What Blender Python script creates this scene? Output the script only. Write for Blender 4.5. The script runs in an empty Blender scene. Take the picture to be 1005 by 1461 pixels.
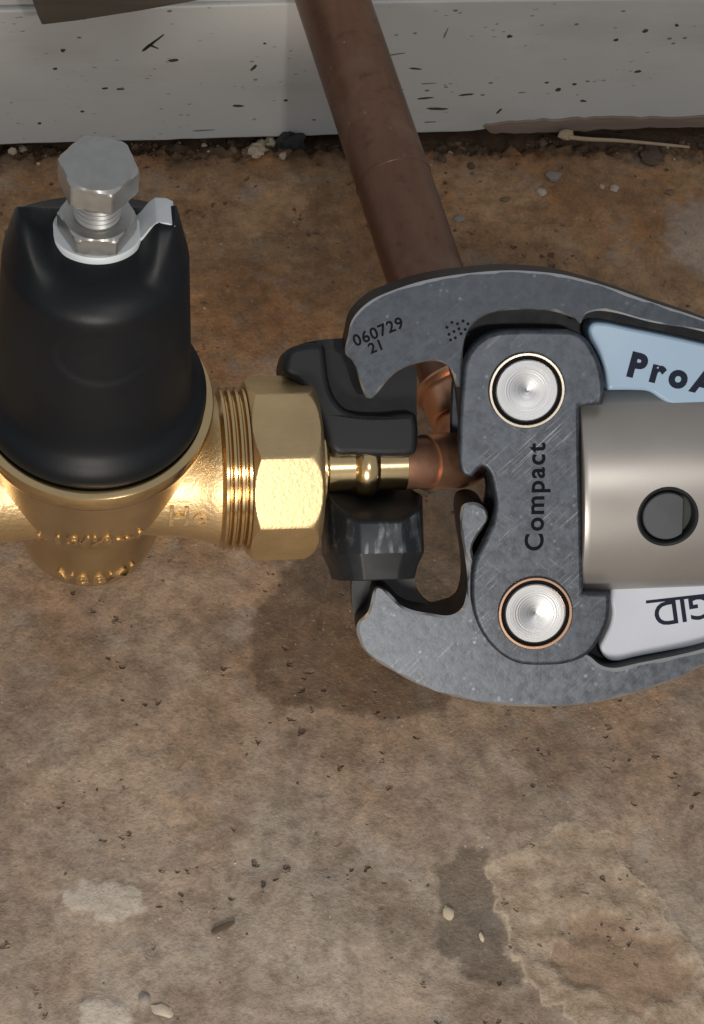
import bpy, bmesh, math, random
from mathutils import Vector, Matrix, noise
from mathutils.geometry import tessellate_polygon
random.seed(7)
S = 0.001                                   # everything is measured in millimetres
scene = bpy.context.scene
COL = scene.collection

# ------------------------------------------------------------------ camera, world, lamps, exposure
def frame(rows):                            # 3x4 rows in mm -> 4x4 in metres
    m = Matrix([list(r) for r in rows] + [(0, 0, 0, 1)])
    for i in range(3): m[i][3] *= S
    return m
cam_d = bpy.data.cameras.new('camera')
cam = bpy.data.objects.new('camera', cam_d); COL.objects.link(cam)
cam.matrix_world = frame([(0.98667,0.03005,-0.15991,-97.3106),(-0.10995,0.84761,-0.51910,-325.9310),(0.11995,0.52976,0.83962,581.7123)])
CAMM = cam.matrix_world.copy()
cam_d.sensor_fit = 'VERTICAL'; cam_d.sensor_height = 36.0
cam_d.lens = 36.0 * 3000.0 / 1461.0
cam_d.clip_start = 0.02; cam_d.clip_end = 50
scene.camera = cam
world = bpy.data.worlds.new('World'); scene.world = world; world.use_nodes = True
bgn = world.node_tree.nodes['Background']
bgn.inputs[0].default_value = (0.94, 0.96, 1.0, 1); bgn.inputs[1].default_value = 0.36
def lamp(name, campos, target, size, watts, color, sy=None):
    d = bpy.data.lights.new(name, 'AREA'); d.energy = watts; d.color = color
    d.shape = 'RECTANGLE'; d.size = size * S; d.size_y = (sy or size) * S
    o = bpy.data.objects.new(name, d); COL.objects.link(o)
    p = CAMM @ (Vector(campos) * S)
    t = Vector(target) * S
    o.location = p; o.rotation_euler = (t - p).to_track_quat('-Z', 'Y').to_euler()
    return o
lamp('work_lamp', (-20, -320, -190), (0, 20, 60), 150, 1.9, (1.0, 0.90, 0.79), 100)
lamp('phone_torch', (150, -60, -60), (0, 0, 75), 24, 0.55, (1.0, 0.95, 0.9))
vs = scene.view_settings
vs.view_transform = 'Standard'; vs.look = 'None'; vs.exposure = 0.0; vs.gamma = 1.0

# ------------------------------------------------------------------ helpers
def empty(name, m=None):
    o = bpy.data.objects.new(name, None); COL.objects.link(o); o.empty_display_size = 0.01
    if m is not None: o.matrix_world = m
    return o
def tag(o, label=None, cat=None, group=None, kind=None):
    if label: o['label'] = label
    if cat: o['category'] = cat
    if group: o['group'] = group
    if kind: o['kind'] = kind
    return o
def link(name, me, mats, parent=None, m=None):
    o = bpy.data.objects.new(name, me); COL.objects.link(o)
    if mats is not None:
        for mm in (mats if isinstance(mats, (list, tuple)) else [mats]): me.materials.append(mm)
    if parent: o.parent = parent
    if m is not None: o.matrix_local = m
    return o
CAPS = []                                   # faces of the mesh being built that stay flat
def mesh(name, verts, faces, smooth=None):
    me = bpy.data.meshes.new(name)
    me.from_pydata([(v[0]*S, v[1]*S, v[2]*S) for v in verts], [], faces)
    bm = bmesh.new(); bm.from_mesh(me)
    bmesh.ops.recalc_face_normals(bm, faces=bm.faces); bm.to_mesh(me); bm.free()
    flat = set(CAPS); CAPS.clear()
    if smooth is not None:
        me.polygons.foreach_set('use_smooth', [len(q.vertices) < 5 and q.index not in flat for q in me.polygons])
        me.set_sharp_from_angle(angle=math.radians(smooth))
        for q in me.polygons:               # flat end faces keep their own normal
            if len(q.vertices) > 4 or q.index in flat:
                for li in q.loop_indices: me.edges[me.loops[li].edge_index].use_edge_sharp = True
    me.update(); return me
def spline(pts, per=6, closed=True, sharp=()):
    """Catmull-Rom through the points; indices in sharp stay corners"""
    n = len(pts); out = []
    rng = n if closed else n - 1
    for i in range(rng):
        p1, p2 = Vector(pts[i]), Vector(pts[(i+1) % n])
        p0 = Vector(pts[(i-1) % n]) if (closed or i > 0) else p1
        p3 = Vector(pts[(i+2) % n]) if (closed or i < n-2) else p2
        if i in sharp: p0 = p1*2 - p2
        if (i+1) % n in sharp: p3 = p2*2 - p1
        L = (p2-p1).length
        k = max(1, min(per, int(L/0.7)))
        d0, d1, d2 = max((p1-p0).length, .05)**.5, max(L, .05)**.5, max((p3-p2).length, .05)**.5
        m1 = ((p1-p0)/d0 - (p2-p0)/(d0+d1) + (p2-p1)/d1)*d1
        m2 = ((p2-p1)/d1 - (p3-p1)/(d1+d2) + (p3-p2)/d2)*d1
        for j in range(k):
            t = j/k
            out.append((2*t**3-3*t*t+1)*p1 + (t**3-2*t*t+t)*m1 + (-2*t**3+3*t*t)*p2 + (t**3-t*t)*m2)
    if not closed: out.append(Vector(pts[-1]))
    return [tuple(v) for v in out]
def prism(V, F, poly, z0, z1, bottom=True, top=True):
    b = len(V); n = len(poly)
    V += [(x, y, z0) for x, y in poly] + [(x, y, z1) for x, y in poly]
    if bottom: F.append([b+i for i in range(n)][::-1])
    if top: F.append([b+n+i for i in range(n)])
    for i in range(n): F.append([b+i, b+(i+1) % n, b+n+(i+1) % n, b+n+i])
def inset(poly, d, wear=0.0, seed=0.0):
    n = len(poly); A = sum(poly[i][0]*poly[(i+1) % n][1] - poly[(i+1) % n][0]*poly[i][1] for i in range(n))
    sg = 1 if A > 0 else -1; out = []
    for i in range(n):
        a, b, c = Vector(poly[i-1]), Vector(poly[i]), Vector(poly[(i+1) % n])
        e1, e2 = (b-a).normalized(), (c-b).normalized()
        n1, n2 = Vector((-e1.y, e1.x))*sg, Vector((-e2.y, e2.x))*sg
        m = n1 + n2
        m = m.normalized() if m.length > .2 else n1
        k = min(1.6, 1/max(.4, m.dot(n1)))
        q = d*k
        if wear: q *= max(.25, 1 + wear*noise.fractal(Vector((b.x*.16, b.y*.16, seed)), .9, 2, 3))
        out.append((b.x + m.x*q, b.y + m.y*q))
    return out
def rounded_prism(V, F, poly, z0, z1, w, steps=1, bottom=True, wear=0.0, ngon=False):
    """a slab whose front edge is rounded or chamfered; returns the indices of the edge faces"""
    rings = [(poly, z0), (poly, z1-w)]
    for i in range(1, steps+1):
        a = math.pi/2*i/steps
        rings.append((inset(poly, w*(1-math.cos(a)), wear, i*.01), z1-w+w*math.sin(a)))
    b = len(V); n = len(poly); edge = []
    for q, z in rings: V.extend((x, y, z) for x, y in q)
    for r in range(len(rings)-1):
        for i in range(n):
            if r > 0: edge.append(len(F))
            F.append([b+r*n+i, b+r*n+(i+1) % n, b+(r+1)*n+(i+1) % n, b+(r+1)*n+i])
    if bottom: F.append([b+i for i in range(n)][::-1])
    top = b+(len(rings)-1)*n
    if wear or ngon: F.append([top+i for i in range(n)]); return edge
    for t in tessellate_polygon([[Vector((x, y, 0)) for x, y in poly]]):
        CAPS.append(len(F)); F.append([top+i for i in t])
    return edge
def bevel(o, w, seg=2, mat=-1, ang=35):
    m = o.modifiers.new('bevel', 'BEVEL'); m.width = w*S; m.segments = seg
    m.limit_method = 'ANGLE'; m.angle_limit = math.radians(ang); m.material = mat
    m.use_clamp_overlap = True; m.harden_normals = False
    return o
def lathe(prof, axis='Z', n=96, centre=(0, 0, 0), rad=None, smooth=32, cap0=True, cap1=True, post=None):
    """prof: list of (radius, along); rad(theta, r, a) modulates the radius"""
    V, F = [], []
    for r, a in prof:
        for k in range(n):
            th = 2*math.pi*k/n
            q = rad(th, r, a) if rad else r
            c, s = q*math.cos(th), q*math.sin(th)
            p = (c, s, a) if axis == 'Z' else (a, c, s)
            if post: p = post(p, th, r)
            V.append((p[0]+centre[0], p[1]+centre[1], p[2]+centre[2]))
    for i in range(len(prof)-1):
        for k in range(n):
            F.append([i*n+k, i*n+(k+1) % n, (i+1)*n+(k+1) % n, (i+1)*n+k])
    if cap0: F.append(list(range(n))[::-1])
    if cap1: F.append([(len(prof)-1)*n+k for k in range(n)])
    return mesh('lathe', V, F, smooth)
def polyrad(sides, apothem, phase, cham=None):
    def f(th, r, a):
        w = 2*math.pi/sides
        d = ((th-phase) % w) - w/2
        q = apothem/math.cos(d)
        return min(q, r)
    return f
def tube(path, rad, n=40, smooth=40, caps=True):
    V, F = [], []
    P = [Vector(p) for p in path]
    up = Vector((0, 0, 1))
    for i, p in enumerate(P):
        t = (P[min(i+1, len(P)-1)] - P[max(i-1, 0)]).normalized()
        u = t.cross(up)
        if u.length < 1e-3: u = t.cross(Vector((1, 0, 0)))
        u.normalize(); v = u.cross(t).normalized()
        r = rad(i) if callable(rad) else rad
        for k in range(n):
            a = 2*math.pi*k/n
            V.append(tuple(p + u*math.cos(a)*r + v*math.sin(a)*r))
    for i in range(len(P)-1):
        for k in range(n): F.append([i*n+k, i*n+(k+1) % n, (i+1)*n+(k+1) % n, (i+1)*n+k])
    if caps: F.append(list(range(n))[::-1]); F.append([(len(P)-1)*n+k for k in range(n)])
    return mesh('tube', V, F, smooth)
def text_mesh(s, size, extrude, bold=0.0, spacing=1.0):
    c = bpy.data.curves.new('text', 'FONT'); c.body = s; c.size = size*S; c.extrude = extrude*S
    c.offset = bold*S; c.space_character = spacing; c.align_x = 'CENTER'; c.align_y = 'CENTER'
    c.resolution_u = 4
    o = bpy.data.objects.new('text', c); COL.objects.link(o)
    dg = bpy.context.evaluated_depsgraph_get()
    me = bpy.data.meshes.new_from_object(o.evaluated_get(dg))
    bpy.data.objects.remove(o)
    me.materials.clear()
    return me
def place2d(x, y, z, deg=0.0, mirror=False):
    return Matrix.Translation((x*S, y*S, z*S)) @ Matrix.Rotation(math.radians(deg), 4, 'Z')

# ------------------------------------------------------------------ materials
class NT:
    def __init__(s, name):
        s.m = bpy.data.materials.new(name); s.m.use_nodes = True
        s.t = s.m.node_tree; s.b = s.t.nodes['Principled BSDF']
        s.co = s.t.nodes.new('ShaderNodeTexCoord')
    def n(s, typ, **kw):
        x = s.t.nodes.new('ShaderNode'+typ)
        for k, v in kw.items():
            if hasattr(x, k): setattr(x, k, v)
        return x
    def l(s, a, b): s.t.links.new(a, b)
    def vec(s, scale=(1, 1, 1), rot=(0, 0, 0), loc=(0, 0, 0), src=None):
        mp = s.n('Mapping'); mp.inputs['Scale'].default_value = scale
        mp.inputs['Rotation'].default_value = rot; mp.inputs['Location'].default_value = loc
        s.l(src or s.co.outputs['Object'], mp.inputs['Vector']); return mp.outputs[0]
    def noise(s, scale, detail=4, rough=.55, vec=None, dist=0.0):
        x = s.n('TexNoise'); x.inputs['Scale'].default_value = scale; x.inputs['Detail'].default_value = detail
        x.inputs['Roughness'].default_value = rough; x.inputs['Distortion'].default_value = dist
        s.l(vec or s.co.outputs['Object'], x.inputs['Vector']); return x.outputs['Fac']
    def voro(s, scale, vec=None, feature='F1', out='Distance', rnd=1.0):
        x = s.n('TexVoronoi'); x.feature = feature; x.inputs['Scale'].default_value = scale
        x.inputs['Randomness'].default_value = rnd
        s.l(vec or s.co.outputs['Object'], x.inputs['Vector']); return x.outputs[out]
    def ramp(s, fac, stops, interp='LINEAR'):
        x = s.n('ValToRGB'); e = x.color_ramp.elements; x.color_ramp.interpolation = interp
        while len(e) < len(stops): e.new(.5)
        for i, (p, c) in enumerate(stops):
            e[i].position = p; e[i].color = (c, c, c, 1) if not isinstance(c, tuple) else (*c, 1)
        s.l(fac, x.inputs[0]); return x.outputs[0]
    def mix(s, fac, a, b, mode='MIX'):
        x = s.n('Mix'); x.data_type = 'RGBA'; x.blend_type = mode
        for sock, v in ((x.inputs[0], fac), (x.inputs[6], a), (x.inputs[7], b)):
            if isinstance(v, (int, float)): sock.default_value = v
            elif isinstance(v, tuple): sock.default_value = (*v, 1)
            else: s.l(v, sock)
        return x.outputs[2]
    def math(s, op, a, b=0.0, c=0.0, clamp=False):
        x = s.n('Math'); x.operation = op; x.use_clamp = clamp
        for sock, v in zip(x.inputs, (a, b, c)):
            if isinstance(v, (int, float)): sock.default_value = v
            else: s.l(v, sock)
        return x.outputs[0]
    def attr(s, name):
        x = s.n('Attribute'); x.attribute_name = name; return x.outputs['Fac']
    def set(s, **kw):
        names = dict(col='Base Color', rough='Roughness', metal='Metallic', spec='Specular IOR Level', coat='Coat Weight', aniso='Anisotropic')
        for k, v in kw.items():
            sock = s.b.inputs[names[k]]
            if isinstance(v, (int, float)): sock.default_value = v
            elif isinstance(v, tuple): sock.default_value = (*v, 1)
            else: s.l(v, sock)
        return s
    def bump(s, h, dist, strength=1.0, prev=None):
        x = s.n('Bump'); x.inputs['Distance'].default_value = dist*S; x.inputs['Strength'].default_value = strength
        s.l(h, x.inputs['Height'])
        if prev: s.l(prev, x.inputs['Normal'])
        s.l(x.outputs[0], s.b.inputs['Normal']); return x.outputs[0]

def brass(name, col, rough, grain, gdist, big=0.0):
    k = NT(name)
    n1 = k.noise(grain, 3, .6); n2 = k.noise(45, 3)
    c = k.mix(k.ramp(n2, [(.3, 0), (.75, 1)]), tuple(x*.82 for x in col), tuple(min(1, x*1.08) for x in col))
    k.set(col=c, metal=1.0, rough=k.math('MULTIPLY_ADD', n2, .18, rough-.09))
    b = k.bump(n1, gdist)
    if big: k.bump(k.noise(120, 2), big, 1.0, b)
    return k.m
M = {}
M['brass_cast'] = brass('cast_brass', (.70, .522, .285), .43, 700, .20)
M['brass_nut'] = brass('grained_brass', (.70, .522, .285), .47, 800, .15)
M['brass_smooth'] = brass('smooth_cast_brass', (.66, .495, .28), .33, 500, .03)
M['brass_turned'] = brass('turned_brass', (.72, .535, .285), .18, 900, .01)
k = NT('black_plastic'); n = k.noise(700, 3)
sm = k.noise(26, 4, .6)
k.set(col=k.mix(k.ramp(sm, [(.45, 0), (.8, 1)]), (.0025, .0042, .0065), (.008, .0095, .012)), rough=k.math('MULTIPLY_ADD', sm, .25, .38), spec=.28)
k.bump(n, .03); M['black_plastic'] = k.m
k = NT('bolt_steel'); n = k.noise(260, 5, .6)
k.set(col=k.mix(n, (.33, .33, .32), (.5, .5, .485)), metal=.85, rough=k.math('MULTIPLY_ADD', n, .25, .26)); k.bump(n, .03); M['bolt'] = k.m
k = NT('white_plastic'); k.set(col=k.mix(k.noise(120, 4), (.42, .46, .48), (.60, .65, .69)), rough=.5); k.bump(k.noise(300, 2), .02); M['white_plastic'] = k.m
def gun(name, col, rough, scr):
    k = NT(name)
    n1 = k.noise(330, 5, .65); n2 = k.noise(70, 4, .6)
    v1 = k.vec((70, 1500, 200), src=k.vec(rot=(0, 0, math.radians(-42)))); v2 = k.vec((80, 1700, 200), src=k.vec(rot=(0, 0, math.radians(38))))
    s1 = k.ramp(k.noise(1, 4, .6, v1), [(.56, 0), (.72, 1)]); s2 = k.ramp(k.noise(1, 4, .6, v2), [(.58, 0), (.74, 1)])
    patch = k.ramp(k.noise(50, 4, .65), [(.46, 0), (.66, 1)])
    sc = k.math('MULTIPLY', k.math('MAXIMUM', s1, k.math('MULTIPLY', s2, .4)), patch)
    sc = k.math('MULTIPLY', sc, scr)
    pit = k.ramp(n1, [(.36, 0), (.64, 1)])
    c = k.mix(pit, tuple(x*.75 for x in col), tuple(x*1.3 for x in col))
    fleck = k.math('MULTIPLY', k.ramp(k.voro(420), [(.12, 1), (.26, 0)]), k.ramp(k.noise(120, 3, .6, k.vec(loc=(.5, .2, 0))), [(.52, 0), (.64, .7)]))
    c = k.mix(fleck, c, tuple(x*2.6 for x in col))
    c = k.mix(sc, c, (.42, .44, .47))
    k.set(col=c, metal=k.math('MULTIPLY_ADD', sc, .25, .75), rough=k.math('SUBTRACT', k.math('MULTIPLY_ADD', n1, .3, rough-.15), k.math('MULTIPLY', sc, .15)))
    h = k.math('SUBTRACT', n1, k.math('MULTIPLY', sc, .4))
    k.bump(h, .10); return k.m
M['gun'] = gun('gunmetal', (.043, .051, .063), .48, .10)
M['gun_worn'] = gun('worn_gunmetal', (.056, .065, .079), .44, .45)
M['gun_pitted'] = gun('pitted_gunmetal', (.075, .085, .10), .44, .18)
M['edge'] = NT('worn_edge').set(col=(.55, .56, .57), metal=.9, rough=.36).m
k = NT('black_oxide'); n = k.noise(220, 4, .6)
k.set(col=k.mix(n, (.006, .007, .009), (.02, .022, .025)), metal=.1, spec=.3, rough=k.math('MULTIPLY_ADD', n, .25, .34)); k.bump(k.noise(500, 2), .015); M['oxide'] = k.m
k = NT('dark_oxide_rub'); v = k.vec((330, 90, 330)); n = k.noise(1, 4, .6, v); n2 = k.noise(260, 3)
rub = k.math('MULTIPLY', k.ramp(n, [(.5, 0), (.66, 1)]), k.ramp(n2, [(.4, .1), (.65, 1)]))
k.set(col=k.mix(rub, (.022, .026, .031), (.15, .165, .18)), metal=.6, rough=.4); k.bump(n2, .03); M['oxide_rub'] = k.m
k = NT('pin_steel'); n = k.noise(60, 2)
sep = k.n('SeparateXYZ'); k.l(k.co.outputs['Object'], sep.inputs[0])
rr = k.math('SQRT', k.math('ADD', k.math('POWER', sep.outputs[0], 2.0), k.math('POWER', sep.outputs[1], 2.0)))
rings = k.n('TexNoise'); rings.noise_dimensions = '1D'; rings.inputs['Scale'].default_value = 2600; rings.inputs['Detail'].default_value = 2
k.l(rr, rings.inputs['W'])
k.set(col=(.30, .31, .325), metal=1.0, rough=.38, aniso=.15)
tg = k.n('Tangent'); tg.direction_type = 'RADIAL'; tg.axis = 'Z'; k.l(tg.outputs[0], k.b.inputs['Tangent'])
k.bump(rings.outputs['Fac'], .035); M['pin'] = k.m
M['collar'] = NT('pin_collar_steel').set(col=(.62, .55, .45), metal=1.0, rough=.24).m
M['collar_copper'] = NT('coppery_collar').set(col=(.78, .50, .34), metal=1.0, rough=.2).m
k = NT('housing_paint'); n = k.noise(900, 2); n2 = k.noise(40, 3)
k.set(col=k.mix(n2, (.27, .255, .235), (.33, .315, .295)), metal=.55, rough=k.math('MULTIPLY_ADD', n2, .1, .30)); k.bump(n, .006); M['housing'] = k.m
k = NT('blue_white_label'); n2 = k.noise(60, 3)
k.set(col=k.mix(n2, (.25, .37, .50), (.31, .43, .56)), rough=.32); M['label_blue'] = k.m
k = NT('pale_label'); k.set(col=k.mix(k.noise(60, 3), (.45, .485, .56), (.53, .565, .63)), rough=.35); M['label_pale'] = k.m
M['ink'] = NT('dark_ink').set(col=(.008, .013, .028), rough=.6, spec=.15).m
M['etch'] = NT('etched_ink').set(col=(.006, .007, .009), rough=.8, spec=.1).m
k = NT('button_plastic'); k.set(col=k.mix(k.noise(90, 3), (.03, .036, .045), (.055, .062, .07)), rough=.42); M['button'] = k.m
def copper(name, a, b, c3, rough, metal):
    k = NT(name)
    v = k.vec((70, 14, 70)); n1 = k.noise(1, 5, .6, v); n2 = k.noise(190, 4, .6); n3 = k.noise(35, 3, .6)
    c = k.mix(k.ramp(n1, [(.3, 0), (.7, 1)]), a, b)
    c = k.mix(k.ramp(n2, [(.55, 0), (.8, .7)]), c, tuple(x*.55 for x in a))
    c = k.mix(k.ramp(n3, [(.56, 0), (.72, .7)]), c, c3)
    sp = k.ramp(k.voro(170), [(.05, 1), (.10, 0)])
    c = k.mix(k.math('MULTIPLY', sp, k.ramp(k.noise(20, 1), [(.5, 0), (.6, .6)])), c, (.32, .22, .16))
    k.set(col=c, metal=metal, rough=k.math('MULTIPLY_ADD', n2, .25, rough)); k.bump(n2, .03); return k.m
M['copper_old'] = copper('aged_copper', (.125, .066, .042), (.20, .108, .07), (.25, .165, .12), .26, .7)
M['copper_dark'] = copper('dark_copper', (.20, .10, .062), (.28, .145, .09), (.20, .11, .07), .34, .7)
M['copper_new'] = copper('bright_copper', (.66, .34, .20), (.76, .43, .27), (.5, .25, .15), .24, .9)

# white painted board
k = NT('white_painted_board')
v = k.vec((1, 1, 1)); n1 = k.noise(18, 4, .6); n2 = k.noise(420, 4, .6)
c = k.mix(n1, (.57, .585, .57), (.70, .715, .695))
gr = k.ramp(k.noise(1, 5, .65, k.vec((9, 30, 60))), [(.5, 0), (.78, .55)])
c = k.mix(gr, c, (.42, .385, .34))
vd = k.voro(155, k.vec((1, 1.7, 1.7)))
sel = k.ramp(k.noise(60, 2), [(.55, 0), (.60, 1)])
spk = k.math('MULTIPLY', k.ramp(vd, [(.10, 1), (.17, 0)]), sel)
vd2 = k.voro(320, k.vec((.5, 1.6, 1.6), loc=(.3, .1, .7)))
spk = k.math('MAXIMUM', spk, k.math('MULTIPLY', k.ramp(vd2, [(.09, .8), (.15, 0)]), k.ramp(k.noise(45, 2, .5, k.vec(loc=(1, 2, 3))), [(.52, 0), (.58, 1)])))
c = k.mix(k.math('MULTIPLY', spk, .8), c, (.10, .09, .08))
k.set(col=c, rough=.5)
b = k.bump(n2, .05); k.bump(k.math('SUBTRACT', 0.0, spk), .12, 1.0, b); M['board'] = k.m
M['scuff'] = NT('dark_scuff').set(col=(.07, .065, .06), rough=.8).m
M['scuff_grey'] = NT('grey_scuff').set(col=(.22, .21, .195), rough=.8).m
k = NT('dark_wood'); g = k.noise(1, 5, .6, k.vec((25, 300, 300)))
k.set(col=k.mix(g, (.06, .052, .04), (.15, .13, .10)), rough=.75); k.bump(g, .2); M['dark_wood'] = k.m
k = NT('raw_wood'); g = k.noise(1, 5, .6, k.vec((30, 500, 500)))
k.set(col=k.mix(g, (.17, .12, .09), (.36, .28, .22)), rough=.8); k.bump(g, .2); M['raw_wood'] = k.m
k = NT('black_gap'); k.set(col=k.mix(k.noise(150, 4), (.02, .022, .02), (.05, .06, .055)), rough=.8); M['gap'] = k.m
def stone(name, a, b, sc=250):
    k = NT(name); n = k.noise(sc, 5, .6); k.set(col=k.mix(n, a, b), rough=.85); k.bump(n, .25); return k.m
M['stone_pale'] = stone('pale_stone', (.34, .29, .23), (.52, .45, .37))
M['stone_grey'] = stone('grey_stone', (.19, .165, .15), (.30, .27, .24))
M['stone_brown'] = stone('brown_stone', (.12, .075, .04), (.24, .16, .10))
M['mortar'] = stone('mortar_crumb', (.38, .31, .21), (.55, .47, .36))
M['straw'] = stone('dry_straw', (.32, .24, .15), (.48, .38, .26), 120)
M['debris'] = stone('dark_debris', (.035, .026, .018), (.16, .11, .07), 90)

# ------------------------------------------------------------------ the concrete floor
def sdf(poly, x, y):
    best = 1e9; inside = False; n = len(poly); j = n-1
    for i in range(n):
        x1, y1 = poly[j]; x2, y2 = poly[i]
        dx, dy = x2-x1, y2-y1
        t = max(0, min(1, ((x-x1)*dx + (y-y1)*dy)/(dx*dx+dy*dy+1e-9)))
        d = math.hypot(x-x1-t*dx, y-y1-t*dy)
        if d < best: best = d
        if (y1 > y) != (y2 > y) and x < (x2-x1)*(y-y1)/(y2-y1)+x1: inside = not inside
        j = i
    return best if inside else -best
WET = [(-5.38,18.43),(4.80,23.36),(21.30,25.43),(33.91,14.24),(46.01,0.56),(53.35,-12.70),(35.91,-39.45),(17.58,-43.40),(-1.64,-37.57),(-16.82,-35.60),(-24.67,-30.34),(-24.39,-16.77),(-21.98,-4.27),(-19.79,0.24),(-15.03,3.13),(-11.25,12.07)]
WET2 = [(-53.85,-44.50),(-31.94,-33.63),(-11.99,-30.96),(-12.03,-53.80),(-40.56,-61.59),(-52.90,-56.28)]
CHIP = [(39.42,-92.49),(41.26,-100.43),(41.13,-107.06),(43.34,-109.39),(43.78,-114.88),(41.64,-120.57),(45.50,-122.98),(46.24,-129.00),(50.00,-131.80),(50.57,-136.06),(55.82,-137.26),(57.55,-141.99),(62.20,-148.95),(103.72,-151.95),(106.80,-137.42),(101.53,-131.70),(99.21,-123.97),(97.30,-118.38),(92.36,-112.55),(90.82,-103.53),(84.28,-97.49),(80.00,-84.66),(65.29,-80.33),(52.07,-87.59)]
CHIP_IN = [(59.55,-114.82),(66.85,-109.80),(75.59,-109.26),(82.95,-116.34),(93.01,-120.29),(96.43,-130.28),(91.57,-138.49),(76.49,-139.55),(68.70,-135.84),(60.21,-129.95),(56.03,-123.25)]
DARKP = [(25.08,-90.49),(25.00,-103.83),(24.54,-110.37),(21.60,-116.66),(27.81,-121.79),(30.32,-126.22),(36.28,-128.32),(44.51,-129.31),(47.40,-126.95),(44.52,-122.48),(42.29,-119.11),(44.62,-114.93),(41.97,-107.11),(42.13,-96.02),(38.41,-84.50)]
PALE = [(-86.80,-92.43),(-84.01,-98.64),(-78.41,-99.43),(-76.11,-102.14),(-71.12,-103.11),(-67.96,-100.74),(-62.84,-99.77),(-62.29,-93.96),(-73.51,-89.99)]
PALE2 = [(-83.67,-129.36),(-81.18,-126.07),(-75.22,-125.25),(-70.40,-127.64),(-67.67,-131.91),(-70.81,-135.34),(-81.55,-134.58)]
SAND = [(145.61,161.10),(161.52,166.03),(173.99,154.10),(168.33,127.84),(152.74,129.70),(143.76,137.94)]
def axis_vals(lo, hi, step, outer):
    a = []; v = lo
    while v < hi: a.append(v); v += step
    a.append(hi)
    return outer[0] + a + outer[1]
xs = axis_vals(-120, 200, 1.1, ([-1500, -700, -400, -250, -180, -145], [240, 300, 420, 700, 1500]))
ys = axis_vals(-160, 200, 1.1, ([-1500, -700, -400, -280, -210], [206, 214, 240]))
V, F, at = [], [], {'wet': [], 'chip': [], 'chip_in': [], 'darkp': [], 'pale': [], 'sand': []}
def near(poly, x, y, pad=8):
    return min(p[0] for p in poly)-pad < x < max(p[0] for p in poly)+pad and min(p[1] for p in poly)-pad < y < max(p[1] for p in poly)+pad
def field(polys, x, y):
    d = -9.0
    for p in polys:
        if near(p, x, y): d = max(d, sdf(p, x, y))
    return max(-9.0, min(9.0, d))
def ss(a, b, x):                            # smooth step, also falling when a > b
    t = max(0, min(1, (x-a)/(b-a))); return t*t*(3-2*t)
def floor_z(x, y, rec=None):
    q = Vector((x*.02, y*.02, 0))
    z = 1.3*noise.fractal(q, 1.0, 2.0, 3)
    z += .35*noise.fractal(Vector((x*.12, y*.12, 3.3)), .9, 2.0, 4)
    rough = ss(60, 170, y)
    z += rough*.9*noise.fractal(Vector((x*.09, y*.09, 7.7)), .8, 2.0, 4)
    w = 1.9*noise.fractal(Vector((x*.22, y*.22, 1.1)), .7, 2.2, 4)
    fw = field((WET,), x, y); fc = field((CHIP,), x, y); fi = field((CHIP_IN,), x, y)
    fd = field((DARKP,), x, y); fp = field((PALE, PALE2), x, y); fs = field((SAND,), x, y)
    c = ss(-.4, .9, fc + w)
    if c > 0:
        z += .35*c + c*.9*(noise.turbulence(Vector((x*.11, y*.11, 9.1)), 5, False) - .5) + .45*math.exp(-((fc+w-1.2)/1.1)**2)
    z -= 1.0*ss(-1.5, 2.5, fi + w*2.5)
    z += .7*ss(-.3, .6, fp + w) - .5*ss(-.3, .8, fd + w)
    z -= 6.0*ss(186, 199, y + 3*w)
    if rec is not None:
        for key, v in zip(('wet', 'chip', 'chip_in', 'darkp', 'pale', 'sand'), (fw + w, fc + w, fi + 2.5*w, fd + 1.5*w, fp + w, fs + 2*w)): rec[key].append(v)
    return z
for yv in ys:
    for xv in xs: V.append((xv, yv, floor_z(xv, yv, at)))
nx = len(xs)
for j in range(len(ys)-1):
    for i in range(nx-1): F.append([j*nx+i, j*nx+i+1, (j+1)*nx+i+1, (j+1)*nx+i])
me = mesh('floor', V, F, 180)
for key, vals in at.items():
    a = me.attributes.new(key, 'FLOAT', 'POINT'); a.data.foreach_set('value', vals)
k = NT('dirty_concrete')
sp = k.n('SeparateXYZ'); k.l(k.co.outputs['Object'], sp.inputs[0])
n0 = k.noise(14, 5, .6); n1 = k.noise(45, 6, .7, None, .15); n2 = k.noise(170, 4, .65); n3 = k.noise(800, 3, .7)
dirt = k.math('ADD', k.math('MULTIPLY_ADD', sp.outputs[1], 5.0, .55), k.math('MULTIPLY_ADD', n0, 2.0, -.98))
dirt = k.math('ADD', dirt, k.math('MULTIPLY_ADD', n1, .5, -.25), clamp=True)
grey = k.mix(k.ramp(n1, [(.32, 0), (.68, 1)]), (.25, .195, .15), (.40, .34, .28))
brown = k.mix(k.ramp(n1, [(.30, 0), (.70, 1)]), (.26, .14, .066), (.50, .32, .18))
orange = k.ramp(k.noise(22, 4, .6, k.vec(loc=(3, 1, 0))), [(.46, 0), (.64, .85)])
brown = k.mix(k.math('MULTIPLY', orange, dirt), brown, (.36, .175, .07))
c = k.mix(dirt, grey, brown)
c = k.mix(k.ramp(n2, [(.36, .75), (.58, 0)]), c, k.mix(.55, c, (.07, .05, .035)))
c = k.mix(k.ramp(k.noise(60, 3, .6, k.vec(loc=(5, 5, 0))), [(.56, 0), (.72, .45)]), c, (.36, .335, .30))
def mask(name, w=.5): 
    return k.math('MULTIPLY_ADD', k.math('ADD', k.attr(name), k.math('MULTIPLY_ADD', n2, 1.6, -.8)), 1/w, .5, clamp=True)
big = k.noise(26, 3, .5, k.vec(loc=(2, 8, 0)), .4)
c = k.mix(k.ramp(big, [(.34, .6), (.50, 0)]), c, k.mix(.6, c, (.13, .075, .04)))
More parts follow.
